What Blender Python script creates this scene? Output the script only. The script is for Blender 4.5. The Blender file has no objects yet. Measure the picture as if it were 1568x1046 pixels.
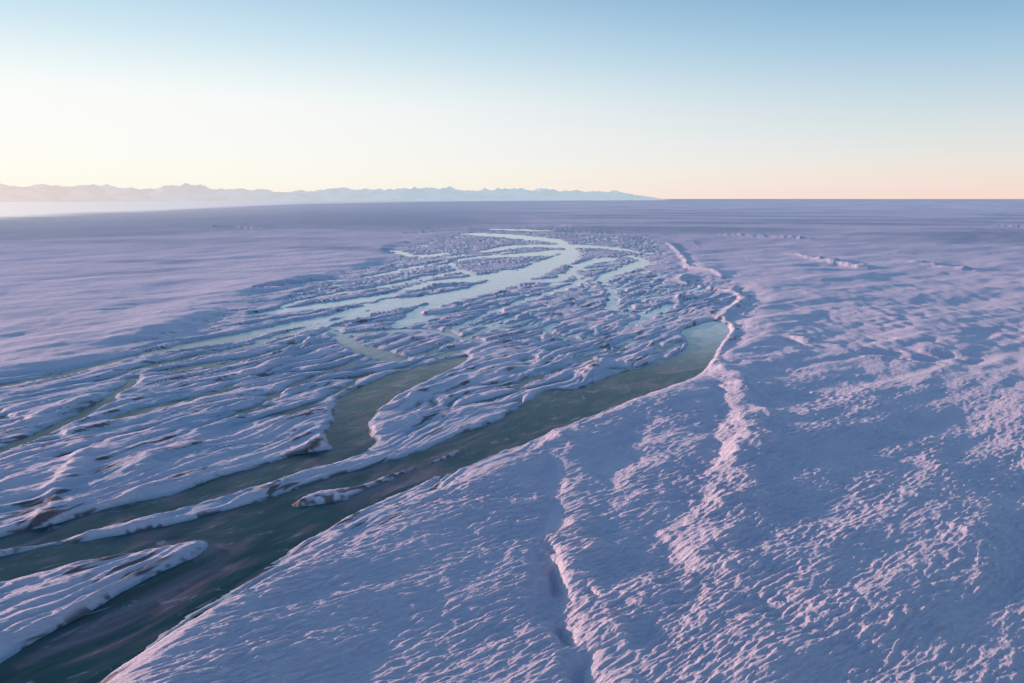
import bpy, math, numpy as np
from mathutils import Vector
H=100.0; PITCH=math.radians(11.86); F=1045.0
cp,sp=math.cos(PITCH),math.sin(PITCH)
SUN_AZ=math.radians(-68); SUN_EL=math.radians(6.6)
def G(u,v):
    x=u-784.; y=v-522.5
    dn=F*sp+y*cp; fw=F*cp-y*sp
    return (H*x/dn, H*fw/dn)
# ---------------------------------------------------------------- noise
def h2(ix,iy,s):
    n=(ix*np.int64(374761393)+iy*np.int64(668265263)+s*1442695041)&0xffffffff
    n=((n^(n>>13))*1274126177)&0xffffffff
    n=n^(n>>16)
    return (n&0xffff).astype(np.float32)*np.float32(6.2831853/65535.0)
def gn(x,y,s=0):
    ix=np.floor(x); iy=np.floor(y); fx=(x-ix).astype(np.float32); fy=(y-iy).astype(np.float32)
    ix=ix.astype(np.int64); iy=iy.astype(np.int64)
    ux=fx*fx*fx*(fx*(fx*6-15)+10); uy=fy*fy*fy*(fy*(fy*6-15)+10)
    def g(dx,dy):
        a=h2(ix+dx,iy+dy,s)
        return np.cos(a)*(fx-dx)+np.sin(a)*(fy-dy)
    a=g(0,0)*(1-ux)+g(1,0)*ux; b=g(0,1)*(1-ux)+g(1,1)*ux
    return (a*(1-uy)+b*uy)*np.float32(1.5)
def sst(a,b,x):
    t=np.clip((x-a)/(b-a),0,1); return t*t*(3-2*t)
# ---------------------------------------------------------------- vector features
def cr(pts,closed=False,n=4):
    P=np.array(pts,float); out=[]; N=len(P)
    rngI=range(N if closed else N-1)
    for i in rngI:
        if closed: p0,p1,p2,p3=P[(i-1)%N],P[i],P[(i+1)%N],P[(i+2)%N]
        else: p0,p1,p2,p3=P[max(i-1,0)],P[i],P[i+1],P[min(i+2,N-1)]
        for k in range(n):
            t=k/n
            out.append(0.5*((2*p1)+(-p0+p2)*t+(2*p0-5*p1+4*p2-p3)*t*t+(-p0+3*p1-3*p2+p3)*t**3))
    if not closed: out.append(P[-1])
    return np.array(out)
def polysd(X,Y,pix,maxd=60.,n=2):
    W=np.array([G(u,v) for u,v in cr(pix,True,n)])
    out=np.full(X.shape,maxd,np.float32)
    m=(X>W[:,0].min()-maxd)&(X<W[:,0].max()+maxd)&(Y>W[:,1].min()-maxd)&(Y<W[:,1].max()+maxd)
    x=X[m];y=Y[m]; d2=np.full(x.shape,1e12); ins=np.zeros(x.shape,bool)
    for i in range(len(W)):
        ax,ay=W[i]; bx,by=W[(i+1)%len(W)]
        ex,ey=bx-ax,by-ay; L=ex*ex+ey*ey+1e-9
        t=np.clip(((x-ax)*ex+(y-ay)*ey)/L,0,1)
        d2=np.minimum(d2,(x-ax-t*ex)**2+(y-ay-t*ey)**2)
        if abs(by-ay)>1e-9:
            c=((ay>y)!=(by>y))&(x<(bx-ax)*(y-ay)/(by-ay)+ax); ins^=c
    d=np.sqrt(d2); d=np.where(ins,-d,d)
    out[m]=np.minimum(d,1e9); return out
def strokesd(X,Y,pix,maxd=60.,metric=False,n=3,wm=1.0):
    P=cr(pix,False,n)
    W=[];R=[]
    for i,(u,v,w) in enumerate(P):
        W.append(G(u,v))
    W=np.array(W)
    T=np.gradient(W,axis=0); T/=np.linalg.norm(T,axis=1)[:,None]+1e-9
    for i,(u,v,w) in enumerate(P):
        if metric: R.append(w); continue
        w=w*wm
        dy=abs(G(u,v+w/2)[1]-G(u,v-w/2)[1])/2
        dx=abs(G(u+w/2,v)[0]-G(u-w/2,v)[0])/2
        R.append(max(dy*abs(T[i,0]),dx*abs(T[i,1])))
    R=np.array(R)
    out=np.full(X.shape,maxd,np.float32)
    mm=maxd+R.max()
    m=(X>W[:,0].min()-mm)&(X<W[:,0].max()+mm)&(Y>W[:,1].min()-mm)&(Y<W[:,1].max()+mm)
    x=X[m];y=Y[m]; d=np.full(x.shape,1e9)
    for i in range(len(W)-1):
        ax,ay=W[i]; bx,by=W[i+1]
        ex,ey=bx-ax,by-ay; L=ex*ex+ey*ey+1e-9
        t=np.clip(((x-ax)*ex+(y-ay)*ey)/L,0,1)
        d=np.minimum(d,np.sqrt((x-ax-t*ex)**2+(y-ay-t*ey)**2)-(R[i]*(1-t)+R[i+1]*t))
    out[m]=d; return out
RIGHTBANK=[(150,1045),(240,967),(330,907),(420,857),(500,810),(600,757),(700,712),(780,684),(860,655),(930,627),(1000,602),(1060,578),(1085,560),(1100,532),(1118,507),(1104,491)]
MAIN=[(-160,1230),(40,1130)]+RIGHTBANK+[(1085,494),(1060,500),(1045,508),(1055,525),(1043,541),(1012,557),(965,567),(930,578),(905,590),(880,596),(838,598),(815,612),(770,640),(700,668),(620,700),(520,727),(400,767),(250,806),(100,833),(-60,862),(-300,905),(-300,940),(0,890),(120,862),(200,846),(300,828),(318,832),(300,852),(230,884),(150,927),(60,980),(0,1018),(-100,1075),(-500,1230)]
UPPER=[(-300,895),(-60,855),(60,833),(140,812),(240,788),(330,765),(420,735),(520,705),(560,690),(480,690),(430,704),(390,716),(330,733),(260,758),(180,775),(100,797),(0,822),(-300,880)]
SIDE=[(520,692),(500,668),(512,640),(520,610),(580,580),(650,560),(715,545),(700,560),(640,588),(580,625),(562,652),(572,676),(556,690)]
ISLET=[(445,773),(490,752),(545,742),(600,724),(660,706),(712,684),(690,700),(640,717),(600,735),(560,752),(525,768),(480,774)]
STROKES=[
 [(240,540,8),(300,527,14),(370,514,15),(440,499,12),(520,482,11),(600,463,13),(660,457,12),(735,443,15),(780,428,23),(830,408,16),(875,388,12),(855,370,8),(785,362,5),(730,358,4)],
 [(385,529,15),(430,514,12),(500,496,10),(570,477,9),(640,463,9)],
 [(395,481,6),(470,470,8),(540,461,8),(600,450,8),(660,434,7),(730,426,8),(790,416,9)],
 [(608,502,14),(625,490,19),(645,474,15),(690,460,10),(760,440,8)],
 [(865,376,5),(930,379,4),(990,388,3)],
 [(965,392,5),(985,400,8),(955,413,6),(922,427,6),(938,450,7),(935,472,10),(950,480,5)],
 [(-60,715,16),(0,690,14),(60,665,13),(130,632,12),(180,602,11),(205,580,8)],
 [(-60,600,6),(100,573,7),(200,547,7),(280,528,6)],
 [(515,508,5),(540,528,8),(590,544,13),(612,553,7)],
 [(530,512,4),(620,505,4),(680,511,5),(725,522,4)],
 [(600,383,2.5),(640,392,2.5),(680,388,2.5)],
 [(630,357,2.5),(700,352,2.5)],[(740,350,2),(830,353,2)],
 [(345,345,2),(385,350,2)],[(400,443,3),(470,433,4),(520,428,2)],
 [(735,425,4),(690,405,3),(720,395,3),(800,390,5),(860,384,5)],
 [(820,430,6),(860,425,5),(890,405,5),(930,395,4)],
 [(880,520,4),(840,510,4),(850,495,3)],
 [(180,640,4),(260,618,4),(330,600,3)],[(300,660,4),(380,628,4),(430,600,4),(480,575,3)],
 [(90,700,4),(170,672,4),(250,650,3)],[(330,560,5),(400,545,5),(470,520,5),(520,500,4)],
 [(640,545,4),(700,520,4),(760,500,4),(800,478,3),(830,470,3)],[(700,500,3),(760,475,3),(820,455,4),(870,440,4),(900,425,3)],
 [(960,500,4),(1000,480,4),(1030,465,3)],
 [(150,585,6),(230,560,6),(310,545,5),(380,530,5)],[(430,470,4),(500,452,4),(580,440,4),(650,425,4),(700,415,3)],
 [(560,425,3),(620,412,3),(680,400,3)],[(740,385,3),(800,376,4),(850,378,3)],[(900,440,3),(880,415,3),(905,400,3)],
]
FLOOD=[(-900,760),(-300,650),(0,588),(130,563),(270,520),(330,495),(395,470),(410,450),(520,424),(590,402),(610,378),(720,354),(850,347),(1000,362),(1030,380),(1040,400),(1053,420),(1110,430),(1137,462),(1104,491),(1118,507),(1100,532),(1085,560),(1060,578),(1000,602),(930,627),(860,655),(780,684),(700,712),(600,757),(500,810),(420,857),(330,907),(240,967),(150,1045),(-50,1230),(-900,1230)]
LITBANK=[(1085,565,.1),(1098,540,.1),(1120,507,.1),(1106,490,.1),(1137,462,.1),(1122,449,.1),(1065,438,.1),(1040,431,.1),(1055,422,.1),(1105,427,.1),(1090,417,.1),(1053,410,.1),(1050,400,.1),(1030,378,.1),(1020,372,.1)]
FORMS=[([(858,690),(842,725),(850,790),(835,835),(838,885),(858,945),(885,1000),(900,1060)],3.6,-1.2),
 ([(846,866),(850,880),(854,900)],1.6,-2.0),([(905,1005),(885,1035)],1.8,-1.6),([(818,820),(834,830),(848,846)],1.5,-1.8),([(1095,702),(1114,706)],1.5,-1.5),([(858,960),(870,985)],1.5,-1.4),([(902,906),(915,915)],1.2,-1.2),
 ([(1098,582),(1108,625),(1098,690),(1075,740),(1045,800),(1010,860)],7,-1.8),
 ([(905,765),(930,735),(960,690),(975,650)],6,-.9),
 ([(1190,950),(1240,1000),(1270,1060)],10,-1.1),
 ([(880,648),(855,668),(880,720),(908,775),(893,820),(885,858),(905,900),(930,960),(960,1050)],7,1.2),
 ([(1112,570),(1142,640),(1140,700),(1112,760),(1088,810),(1085,850)],10,1.9),
 ([(1215,522),(1260,530),(1330,536)],6,2.2),([(1215,388),(1270,400),(1320,408)],12,4),([(1400,400),(1480,410)],12,3),([(1120,360),(1230,366)],20,4),([(1540,347),(1620,352)],25,9),
 ([(960,925),(1000,880),(1060,830)],5,.9),([(480,690),(505,665),(525,645)],3,1.4),([(1030,470),(1045,455)],5,2.2),([(905,575),(925,545),(935,530)],4,1.6),
 ([(640,440),(700,436)],6,1.5),([(430,545),(480,520)],6,1.6),([(380,580),(440,545)],6,1.4),
 ([(0,655),(60,640),(140,610)],5,1.2),([(70,800),(90,760),(130,700)],4,1.2),([(210,720),(330,660),(370,640)],5,1.0),
 ([(1350,540),(1410,545),(1470,547)],12,-2.6),([(800,610),(800,580),(820,545)],9,-1.),([(560,660),(640,640)],4,.8)]
# ---------------------------------------------------------------- terrain grid (polar sheet round the origin)
az=np.radians(np.concatenate([np.linspace(-180,-47,50)[:-1],np.linspace(-47,47,1450),np.linspace(47,180,50)[1:]]))
rr=np.concatenate([np.geomspace(5,112,14)[:-1],1/np.linspace(1/112.,1/3000.,1050),np.geomspace(3000,90000,120)[1:]])
R,A=np.meshgrid(rr,az,indexing='ij'); nr,na=R.shape
X=(R*np.sin(A)).ravel(); Y=(R*np.cos(A)).ravel(); Rf=R.ravel()
dr=np.gradient(rr); DR=np.repeat(dr,na)
def filt(wl,k=1.5):
    return np.clip((wl/(DR*k))-0.6,0,1)
def rot(th):
    c,s=math.cos(th),math.sin(th); return X*c+Y*s, -X*s+Y*c
wx=gn(X/35,Y/35,1)*6+gn(X/9,Y/9,2)*1.4; wy=gn(X/35,Y/35,3)*6+gn(X/9,Y/9,4)*1.4
a,b=rot(math.radians(35)); a=a+wx*.25; b=b+wy*.22
def ridged(n): return 1-np.abs(n)*2
s1=gn(a/9.,b/2.0,11); s2=gn(a/3.4,b/.85,12); s3=gn(a/26.,b/9.,13); s4=gn(a/1.2,b/.45,14); s5=gn(a/5.,b/1.35,15)
patch=sst(-.45,.45,gn(X/45,Y/45,21)+.5*gn(X/14,Y/14,22))
patch2=sst(-.4,.4,gn(a/30,b/12,23))
sas=(np.maximum(s1,-.08)*.48*patch2*filt(4.)+np.maximum(s5,-.05)*.54*filt(2.6)+np.maximum(s2,-.15)*.30*filt(1.5)+s3*.7*filt(9)+s4*.10*filt(.9))
sdf=polysd(X,Y,FLOOD,120.)
east=sst(-60,60,X-(-70+ (Y-150)*0.75))
eastd=X-(-20+(Y-150)*0.75*np.clip(1-Y/1500,.0,1))
westd=np.clip(-(X+ .30*Y)+20,0,None)*(sdf>0)
mid=sst(250,700,Rf)*(1-.70*(1-east)*(sdf>0))
sas=sas+mid*(gn(X/24,Y/34,16)*.5*filt(34)+gn(X/70,Y/80,17)*1.0*filt(80)+gn(X/12,Y/18,18)*.60*filt(16)+gn(X/6,Y/11,19)*.45*filt(9))
# floodplain relief : long axis along the flow
c,d=rot(math.radians(54)); c=c+1.0*wx; d=d+.9*wy
f1=ridged(gn(c/120,d/20,31)); f2=ridged(gn(c/60,d/8,32)); f3=ridged(gn(c/28,d/3.6,33)); f4=gn(c/12,d/1.9,34); f5=gn(c/190,d/45,35)
flood=1.15+f5*.7*filt(60)+(f1-.45)*.9*filt(30)+(f2-.45)*.62*filt(10)+(f3-.45)*.34*filt(5)+f4*.24*filt(2.5)
pl=3.6+gn(X/150,Y/150,41)*1.6+gn(X/55,Y/55,42)*.8+gn(a/60,b/18,43)*.9*filt(25)+gn(a/170,b/50,44)*2.2*filt(80)
far=sst(600,2500,Rf)
pl=pl+far*(gn(X/900,Y/500,45)*5+gn(X/380,Y/200,46)*2.5)+sst(3000,9000,Rf)*(gn(X/4000,Y/3000,47)*10)
jit=(gn(X/14,Y/14,51)*1.6+gn(X/5,Y/5,52)*.6)*np.clip(Rf/260,.6,4)
pl=pl-6.0*sst(30,420,eastd)*sst(2500,900,Rf)-1.6*east*sst(12,50,sdf)
tt=np.where(east>.5,sst(-1.,12.,sdf+jit*.3),sst(0,34.,sdf+jit*.5))
land=flood*(1-tt)+pl*tt
rim=east*np.exp(-((sdf-7)/8.)**2)
for pts,w,hh in FORMS:
    q=strokesd(X,Y,[(u,v,.01) for u,v in pts],60.,True)
    am=1+gn(X/16,Y/16,64)*1.0
    q=np.maximum(q+gn(X/11,Y/11,61)*w*.6+gn(X/4,Y/4,65)*w*.2,0)
    land=land+np.exp(-(q/w)**2)*hh*am
q=strokesd(X,Y,LITBANK,60.,True)
land=land+np.exp(-((q+gn(X/12,Y/12,63)*2)/4.5)**2)*2.4
land=land+sas*(.68+.45*patch)*(0.6+0.4*tt)*(1-.65*rim)
land=np.where((sdf>8)&(sdf<40),np.maximum(land,.5),land)
# channels
ch=np.minimum(polysd(X,Y,MAIN),polysd(X,Y,UPPER)); ch=np.minimum(ch,polysd(X,Y,SIDE))
isl=polysd(X,Y,ISLET); ch=np.maximum(ch,-isl)
ch=ch+(gn(X/14,Y/14,71)*.8+gn(X/4,Y/4,72)*.4)*(1-.7*((east>.5)&(sdf>-6)))
mainch=ch.copy()
nearw=(mainch<14)&(mainch>0)&(sdf<0)&(Rf<420)
land=np.where(nearw,np.maximum(land,.75+.3*f3),land)
for s in STROKES:
    q=strokesd(X,Y,s,wm=1.05)+jit*1.2-np.clip(Rf/900,0,1.2)
    ch=np.minimum(ch,q)
# web of small braids
br=np.minimum(np.abs(gn(c/120,d/26,73)),np.abs(gn(c/80,d/15,74))+.01)
bm=sst(230,330,Rf)*sst(-5,-25,sdf)
qb=(br-.022*bm)*24+(1-bm)*30
gate=gn(X/90,Y/120,75)
qb=qb+sst(.05,.35,gate)*8
ch=np.minimum(ch,qb)
bankw=np.where(Rf>350,4.5,np.where((east>.5)&(sdf>-6),2.5,3.6))
k=sst(-.6,1.0,ch/bankw)
Z=-0.9*(1-k)+land*k
Z=np.where((sdf>20)&(ch>8)&(sdf<60),np.maximum(Z,.4),Z)
Z=Z-.022*np.clip(westd-30,0,1500)*sst(30,120,sdf)
Z=Z.astype(np.float32)
# ---------------------------------------------------------------- albedo
def mixc(A_,B_,t): return A_*(1-t[:,None])+np.array(B_,np.float32)[None,:]*t[:,None]
col=np.tile(np.array([.89,.835,.88],np.float32),(X.size,1))
lowice=(1-sst(.1,.8,Z))*np.clip(1-tt+.2,0,1)*(sdf<30)
col=mixc(col,(.34,.58,.64),lowice*.8)
floodm=(1-tt)
col=mixc(col,(.46,.64,.74),floodm*sst(-.05,.45,gn(c/60,d/22,81))*.6)
dn_=gn(c/30,d/5,82)+.5*gn(c/8,d/1.6,83)
col=mixc(col,(.08,.055,.055),floodm*sst(.5,.70,dn_)*.85*(ch>0))
col=mixc(col,(.08,.07,.07),sst(2.2,.6,mainch)*sst(.05,.3,gn(X/9,Y/9,89)+.4*gn(X/2,Y/2,90))*.85*(1-east*.6))
col=mixc(col,(.14,.11,.11),(isl<2)*sst(-.1,.3,gn(X/3,Y/3,84))*.85)
ang=np.degrees(np.arctan2(X,Y))
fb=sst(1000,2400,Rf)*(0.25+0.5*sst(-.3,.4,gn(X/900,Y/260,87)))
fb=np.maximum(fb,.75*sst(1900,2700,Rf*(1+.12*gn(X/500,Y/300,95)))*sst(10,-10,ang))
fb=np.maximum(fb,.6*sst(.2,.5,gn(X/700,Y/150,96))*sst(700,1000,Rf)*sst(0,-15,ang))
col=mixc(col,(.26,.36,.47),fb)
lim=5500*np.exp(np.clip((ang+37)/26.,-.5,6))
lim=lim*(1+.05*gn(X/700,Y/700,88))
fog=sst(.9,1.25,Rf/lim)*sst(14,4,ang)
col=mixc(col,(.9,.88,.9),fog)  # fog band painted pale into the ground colour
haze=np.clip(.34*sst(1200,9000,Rf)+fog*.62,0,.85)  # painted aerial haze: weight of the emission mixed over far ground
me=bpy.data.meshes.new("snow_ground")
nv=X.size
me.vertices.add(nv+1)
co=np.empty((nv+1,3),np.float32); co[:nv,0]=X;co[:nv,1]=Y;co[:nv,2]=Z; co[nv]=(0,0,3.5)
me.vertices.foreach_set("co",co.ravel())
i,j=np.meshgrid(np.arange(nr-1),np.arange(na-1),indexing='ij')
v0=(i*na+j).ravel()
quads=np.stack([v0,v0+1,v0+1+na,v0+na],1)[:,::-1]
nq=len(quads)
j=np.arange(na-1); tris=np.stack([np.full(na-1,nv),j+1,j],1)
tris=tris[:,::-1]
loops=np.concatenate([quads.ravel(),tris.ravel()]).astype(np.int32)
me.loops.add(len(loops)); me.loops.foreach_set("vertex_index",loops)
me.polygons.add(nq+len(tris))
ls=np.concatenate([np.arange(nq)*4,nq*4+np.arange(len(tris))*3]).astype(np.int32)
me.polygons.foreach_set("loop_start",ls)
me.polygons.foreach_set("use_smooth",np.ones(len(ls),bool))
me.update(calc_edges=True)
ca=me.color_attributes.new("albedo",'FLOAT_COLOR','POINT')
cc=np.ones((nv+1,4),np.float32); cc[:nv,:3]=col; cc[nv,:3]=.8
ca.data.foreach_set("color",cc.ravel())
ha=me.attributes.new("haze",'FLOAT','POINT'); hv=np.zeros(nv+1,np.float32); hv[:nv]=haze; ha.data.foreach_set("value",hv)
ground=bpy.data.objects.new("snow_ground",me); bpy.context.collection.objects.link(ground)
if me.polygons[nq//2].normal.z<0: me.flip_normals()

def N(nt,t,**k):
    n=nt.nodes.new(t)
    for a_,b_ in k.items(): setattr(n,a_,b_)
    return n
def mapping(nt,rotz,scale):
    g=N(nt,'ShaderNodeNewGeometry')
    m1=N(nt,'ShaderNodeMapping'); m1.inputs['Rotation'].default_value=(0,0,-rotz)
    m2=N(nt,'ShaderNodeMapping'); m2.inputs['Scale'].default_value=scale
    nt.links.new(g.outputs['Position'],m1.inputs['Vector']); nt.links.new(m1.outputs[0],m2.inputs['Vector']); return m2.outputs[0]
def hazecol(nt):  # tint of the painted haze glow, varied by bearing
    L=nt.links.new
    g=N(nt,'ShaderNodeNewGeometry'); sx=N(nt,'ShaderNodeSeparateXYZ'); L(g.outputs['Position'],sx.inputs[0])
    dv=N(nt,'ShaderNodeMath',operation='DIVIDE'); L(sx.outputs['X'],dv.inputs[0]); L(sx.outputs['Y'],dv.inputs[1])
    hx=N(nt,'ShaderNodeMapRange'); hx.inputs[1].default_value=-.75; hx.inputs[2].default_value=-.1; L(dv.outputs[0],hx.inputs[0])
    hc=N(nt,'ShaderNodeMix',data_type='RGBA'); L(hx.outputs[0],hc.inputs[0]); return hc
# snow material, with distant haze painted in as emission
mt=bpy.data.materials.new("snow"); mt.use_nodes=True; nt=mt.node_tree; L=nt.links.new
bs=nt.nodes['Principled BSDF']; bs.inputs['Roughness'].default_value=.5; bs.inputs['Specular IOR Level'].default_value=.35
at=N(nt,'ShaderNodeVertexColor',layer_name="albedo")
n1=N(nt,'ShaderNodeTexNoise'); n1.inputs['Scale'].default_value=1; n1.inputs['Detail'].default_value=7; n1.inputs['Roughness'].default_value=.7
L(mapping(nt,math.radians(35),(.42,1.3,.8)),n1.inputs['Vector'])
mr=N(nt,'ShaderNodeMapRange'); mr.inputs[1].default_value=.3; mr.inputs[2].default_value=.75; mr.inputs[3].default_value=1.06; mr.inputs[4].default_value=.84
L(n1.outputs[0],mr.inputs[0])
vm=N(nt,'ShaderNodeVectorMath',operation='SCALE'); L(at.outputs[0],vm.inputs[0]); L(mr.outputs[0],vm.inputs['Scale']); L(vm.outputs[0],bs.inputs['Base Color'])
bp=N(nt,'ShaderNodeBump'); bp.inputs['Distance'].default_value=1.1; bp.inputs['Strength'].default_value=1.0
L(n1.outputs[0],bp.inputs['Height']); L(bp.outputs[0],bs.inputs['Normal'])
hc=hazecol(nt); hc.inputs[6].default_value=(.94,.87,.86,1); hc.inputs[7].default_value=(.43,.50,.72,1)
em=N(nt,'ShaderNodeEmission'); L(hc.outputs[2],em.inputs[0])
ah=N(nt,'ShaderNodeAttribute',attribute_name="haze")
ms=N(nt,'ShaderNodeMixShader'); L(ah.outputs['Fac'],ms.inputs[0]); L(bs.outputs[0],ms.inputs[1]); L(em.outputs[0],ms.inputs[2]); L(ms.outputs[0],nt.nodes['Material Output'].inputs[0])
me.materials.append(mt)

# ---------------------------------------------------------------- ice (sheet confined to the floodplain)
gx=np.arange(-900,520,8.); gy=np.arange(30,2600,8.)
gX,gY=np.meshgrid(gx,gy,indexing='ij'); keep=(polysd(gX.ravel(),gY.ravel(),FLOOD,60.)<18).reshape(gX.shape)
idx=-np.ones(gX.shape,int); q4=keep[:-1,:-1]&keep[1:,:-1]&keep[1:,1:]&keep[:-1,1:]
use=np.zeros(gX.shape,bool); use[:-1,:-1]|=q4;use[1:,:-1]|=q4;use[1:,1:]|=q4;use[:-1,1:]|=q4
idx[use]=np.arange(use.sum())
vs=np.stack([gX[use],gY[use],np.zeros(use.sum())],1)
fs=np.stack([idx[:-1,:-1][q4],idx[1:,:-1][q4],idx[1:,1:][q4],idx[:-1,1:][q4]],1)
im=bpy.data.meshes.new("frozen_river"); im.from_pydata(vs.tolist(),[],fs.tolist())
ice=bpy.data.objects.new("frozen_river",im); bpy.context.collection.objects.link(ice)
mi=bpy.data.materials.new("river_ice"); mi.use_nodes=True; nt=mi.node_tree; L=nt.links.new
bs=nt.nodes['Principled BSDF']
n1=N(nt,'ShaderNodeTexNoise'); n1.inputs['Scale'].default_value=1; n1.inputs['Detail'].default_value=6; n1.inputs['Distortion'].default_value=1.2
L(mapping(nt,math.radians(52),(.03,.085,.1)),n1.inputs['Vector'])
r1=N(nt,'ShaderNodeValToRGB'); e=r1.color_ramp.elements
e[0].position=.34; e[0].color=(.006,.038,.042,1); e[1].position=.72; e[1].color=(.24,.20,.22,1)
x=e.new(.46); x.color=(.010,.075,.078,1); x=e.new(.51); x.color=(.04,.09,.09,1); x=e.new(.56); x.color=(.11,.10,.11,1)
L(n1.outputs[0],r1.inputs[0])
n2=N(nt,'ShaderNodeTexNoise'); n2.inputs['Scale'].default_value=1; n2.inputs['Detail'].default_value=7; n2.inputs['Roughness'].default_value=.6;n2.inputs['Distortion'].default_value=.9
L(mapping(nt,math.radians(48),(.10,.24,.3)),n2.inputs['Vector'])
r2=N(nt,'ShaderNodeMapRange'); r2.inputs[1].default_value=.60; r2.inputs[2].default_value=.66; r2.inputs[4].default_value=.55; L(n2.outputs[0],r2.inputs[0])
m1=N(nt,'ShaderNodeMix',data_type='RGBA'); L(r2.outputs[0],m1.inputs[0]); L(r1.outputs[0],m1.inputs[6]); m1.inputs[7].default_value=(.33,.39,.43,1)
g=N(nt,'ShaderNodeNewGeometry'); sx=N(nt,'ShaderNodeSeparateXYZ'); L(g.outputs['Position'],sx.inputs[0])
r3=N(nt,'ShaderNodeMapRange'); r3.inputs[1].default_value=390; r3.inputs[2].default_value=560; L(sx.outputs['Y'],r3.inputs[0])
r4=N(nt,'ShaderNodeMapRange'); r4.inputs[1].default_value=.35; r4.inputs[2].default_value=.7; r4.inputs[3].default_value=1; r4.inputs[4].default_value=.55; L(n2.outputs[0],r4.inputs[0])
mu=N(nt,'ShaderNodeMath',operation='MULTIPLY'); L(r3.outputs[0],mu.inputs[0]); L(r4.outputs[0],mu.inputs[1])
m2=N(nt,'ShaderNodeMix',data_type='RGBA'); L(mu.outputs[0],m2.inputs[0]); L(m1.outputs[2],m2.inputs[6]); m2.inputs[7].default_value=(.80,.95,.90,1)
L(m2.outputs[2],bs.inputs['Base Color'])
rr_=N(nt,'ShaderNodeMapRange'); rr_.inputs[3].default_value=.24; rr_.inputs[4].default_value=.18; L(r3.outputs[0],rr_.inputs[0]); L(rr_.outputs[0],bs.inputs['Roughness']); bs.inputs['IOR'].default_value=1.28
bp=N(nt,'ShaderNodeBump'); bp.inputs['Distance'].default_value=.10
rs=N(nt,'ShaderNodeMapRange'); rs.inputs[3].default_value=.6; rs.inputs[4].default_value=.2; L(r3.outputs[0],rs.inputs[0]); L(rs.outputs[0],bp.inputs['Strength'])
L(n2.outputs[0],bp.inputs['Height']); L(bp.outputs[0],bs.inputs['Normal'])
im.materials.append(mi)

# ---------------------------------------------------------------- mountains
nu,nw=900,60
t=np.linspace(0,1,nu); s=np.linspace(-1,1,nw)
T,S=np.meshgrid(t,s,indexing='ij')
cx=-22000+T*(22000+6600); cy=13500+T*22500
nxv,nyv=-.62,.78
depth=2600
mx=cx+S*depth*nxv; my=cy+S*depth*nyv
fx,fy=mx/2600.,my/2600.
n=0;amp=1;fr=1
for o in range(6):
    n=n+amp*(1-np.abs(gn(fx*fr,fy*fr,90+o))*2.2); amp*=.5; fr*=2.03
prof=np.interp(T[:,0],[0,.3,.42,.5,.56,.62,.7,.78,.84,.9,.94,.975,1.0],[440,460,500,420,460,480,480,500,450,400,460,260,0])
mz=prof[:,None]*(0.45+.42*n)*np.clip(1-np.abs(S)**1.6,0,1)*1.0-8
mm=bpy.data.meshes.new("snowy_mountains")
ii,jj=np.meshgrid(np.arange(nu-1),np.arange(nw-1),indexing='ij'); v0=(ii*nw+jj).ravel()
mm.from_pydata(np.stack([mx.ravel(),my.ravel(),mz.ravel()],1).tolist(),[],np.stack([v0,v0+nw,v0+nw+1,v0+1],1).tolist())
mo=bpy.data.objects.new("snowy_mountains",mm); bpy.context.collection.objects.link(mo)
ma=bpy.data.materials.new("hazy_snow_rock"); ma.use_nodes=True; nt=ma.node_tree; L=nt.links.new
bs=nt.nodes['Principled BSDF']; bs.inputs['Roughness'].default_value=.9
n1=N(nt,'ShaderNodeTexNoise'); n1.inputs['Scale'].default_value=.0016; n1.inputs['Detail'].default_value=8; g=N(nt,'ShaderNodeNewGeometry'); L(g.outputs['Position'],n1.inputs['Vector'])
r1=N(nt,'ShaderNodeValToRGB'); e=r1.color_ramp.elements; e[0].position=.42;e[0].color=(.25,.29,.36,1);e[1].position=.52;e[1].color=(.85,.85,.88,1)
L(n1.outputs[0],r1.inputs[0]); L(r1.outputs[0],bs.inputs['Base Color'])
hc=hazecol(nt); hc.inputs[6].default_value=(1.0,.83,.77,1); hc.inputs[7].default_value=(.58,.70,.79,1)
em=N(nt,'ShaderNodeEmission'); L(hc.outputs[2],em.inputs[0]); em.inputs[1].default_value=1.  # aerial haze painted on the mountains as self-glow over snow and rock
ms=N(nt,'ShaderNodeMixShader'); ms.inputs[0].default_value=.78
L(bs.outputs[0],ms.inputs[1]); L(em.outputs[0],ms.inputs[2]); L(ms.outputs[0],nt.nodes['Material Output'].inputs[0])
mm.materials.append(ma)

# ---------------------------------------------------------------- light
sd=bpy.data.lights.new("sun",'SUN'); sd.energy=5.0; sd.angle=math.radians(.6); sd.color=(1,.60,.56)
so=bpy.data.objects.new("sun",sd); bpy.context.collection.objects.link(so)
dv=Vector((math.sin(SUN_AZ)*math.cos(SUN_EL),math.cos(SUN_AZ)*math.cos(SUN_EL),math.sin(SUN_EL)))
so.rotation_euler=dv.to_track_quat('Z','Y').to_euler()
w=bpy.data.worlds.new("World"); bpy.context.scene.world=w; w.use_nodes=True; nt=w.node_tree; L=nt.links.new
sky=N(nt,'ShaderNodeTexSky',sky_type='NISHITA'); sky.sun_disc=False; sky.sun_elevation=SUN_EL; sky.sun_rotation=SUN_AZ
sky.altitude=100; sky.dust_density=.6; sky.ozone_density=2.0
tc=N(nt,'ShaderNodeTexCoord'); sx=N(nt,'ShaderNodeSeparateXYZ'); L(tc.outputs['Generated'],sx.inputs[0])
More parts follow.
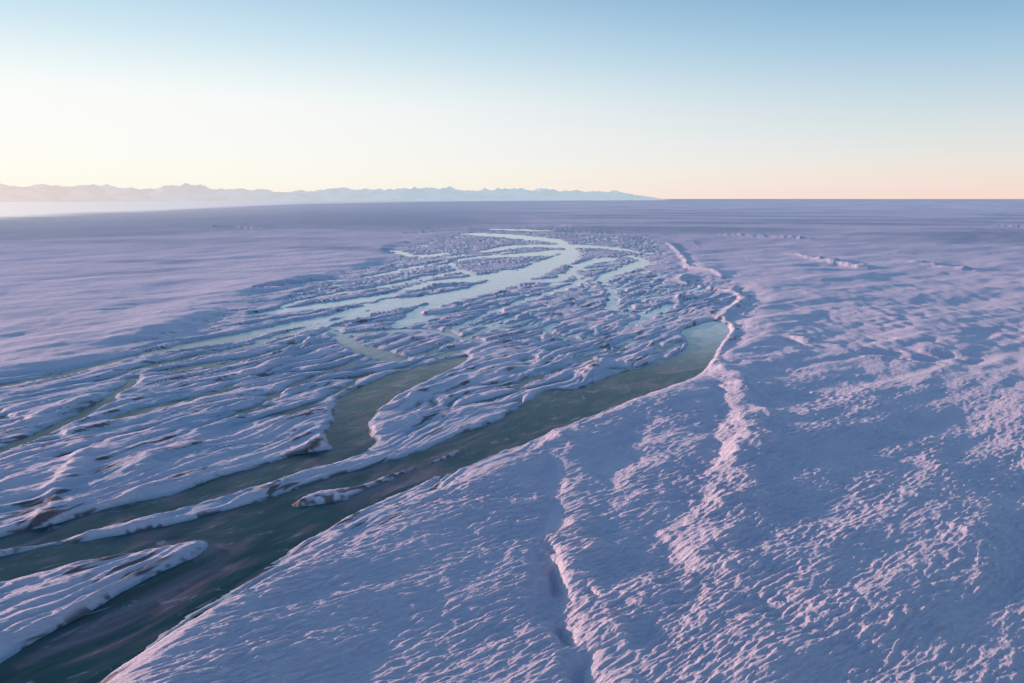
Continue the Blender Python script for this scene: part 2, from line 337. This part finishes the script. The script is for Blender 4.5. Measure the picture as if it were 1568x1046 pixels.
def ramp(st):
    r=N(nt,'ShaderNodeValToRGB'); e=r.color_ramp.elements; r.color_ramp.interpolation='B_SPLINE'
    e[0].position=st[0][0]; e[0].color=st[0][1]+(1,); e[1].position=st[-1][0]; e[1].color=st[-1][1]+(1,)
    for p,c_ in st[1:-1]:
        x=e.new(p); x.color=c_+(1,)
    L(sx.outputs['Z'],r.inputs[0]); return r
ra=ramp([(0,(.97,.73,.66)),(.012,(.96,.74,.67)),(.05,(.87,.84,.79)),(.12,(.56,.72,.81)),(.19,(.31,.54,.74)),(.26,(.17,.38,.62)),(.5,(.085,.18,.42)),(1,(.07,.14,.36))])
rb=ramp([(0,(1.06,.95,.85)),(.02,(1.08,.98,.88)),(.06,(1.08,1.04,.97)),(.13,(1.02,1.03,.99)),(.20,(.64,.84,.93)),(.28,(.40,.62,.83)),(.5,(.14,.28,.54)),(1,(.07,.14,.36))])
dt=N(nt,'ShaderNodeVectorMath',operation='DOT_PRODUCT'); L(tc.outputs['Generated'],dt.inputs[0]); dt.inputs[1].default_value=(math.sin(SUN_AZ),math.cos(SUN_AZ),0)
mp=N(nt,'ShaderNodeMapRange',interpolation_type='SMOOTHSTEP'); mp.inputs[1].default_value=-.38; mp.inputs[2].default_value=.85; L(dt.outputs['Value'],mp.inputs[0])
mx_=N(nt,'ShaderNodeMix',data_type='RGBA'); L(mp.outputs[0],mx_.inputs[0]); L(ra.outputs[0],mx_.inputs[6]); L(rb.outputs[0],mx_.inputs[7])
ns=N(nt,'ShaderNodeVectorMath',operation='SCALE'); L(sky.outputs[0],ns.inputs[0]); ns.inputs['Scale'].default_value=.12
fin=N(nt,'ShaderNodeMix',data_type='RGBA'); fin.inputs[0].default_value=.06; L(mx_.outputs[2],fin.inputs[6]); L(ns.outputs[0],fin.inputs[7])
bg=nt.nodes['Background']; bg.inputs[1].default_value=1.0
L(fin.outputs[2],bg.inputs[0])
cam=bpy.data.cameras.new("camera"); cam.sensor_width=36; cam.lens=24; cam.clip_end=200000; cam.clip_start=1
co_=bpy.data.objects.new("camera",cam); bpy.context.collection.objects.link(co_)
co_.location=(0,0,H); co_.rotation_euler=(math.radians(90)-PITCH,0,0)
sc=bpy.context.scene; sc.camera=co_
sc.view_settings.view_transform='Standard'; sc.view_settings.look='None'; sc.view_settings.exposure=0
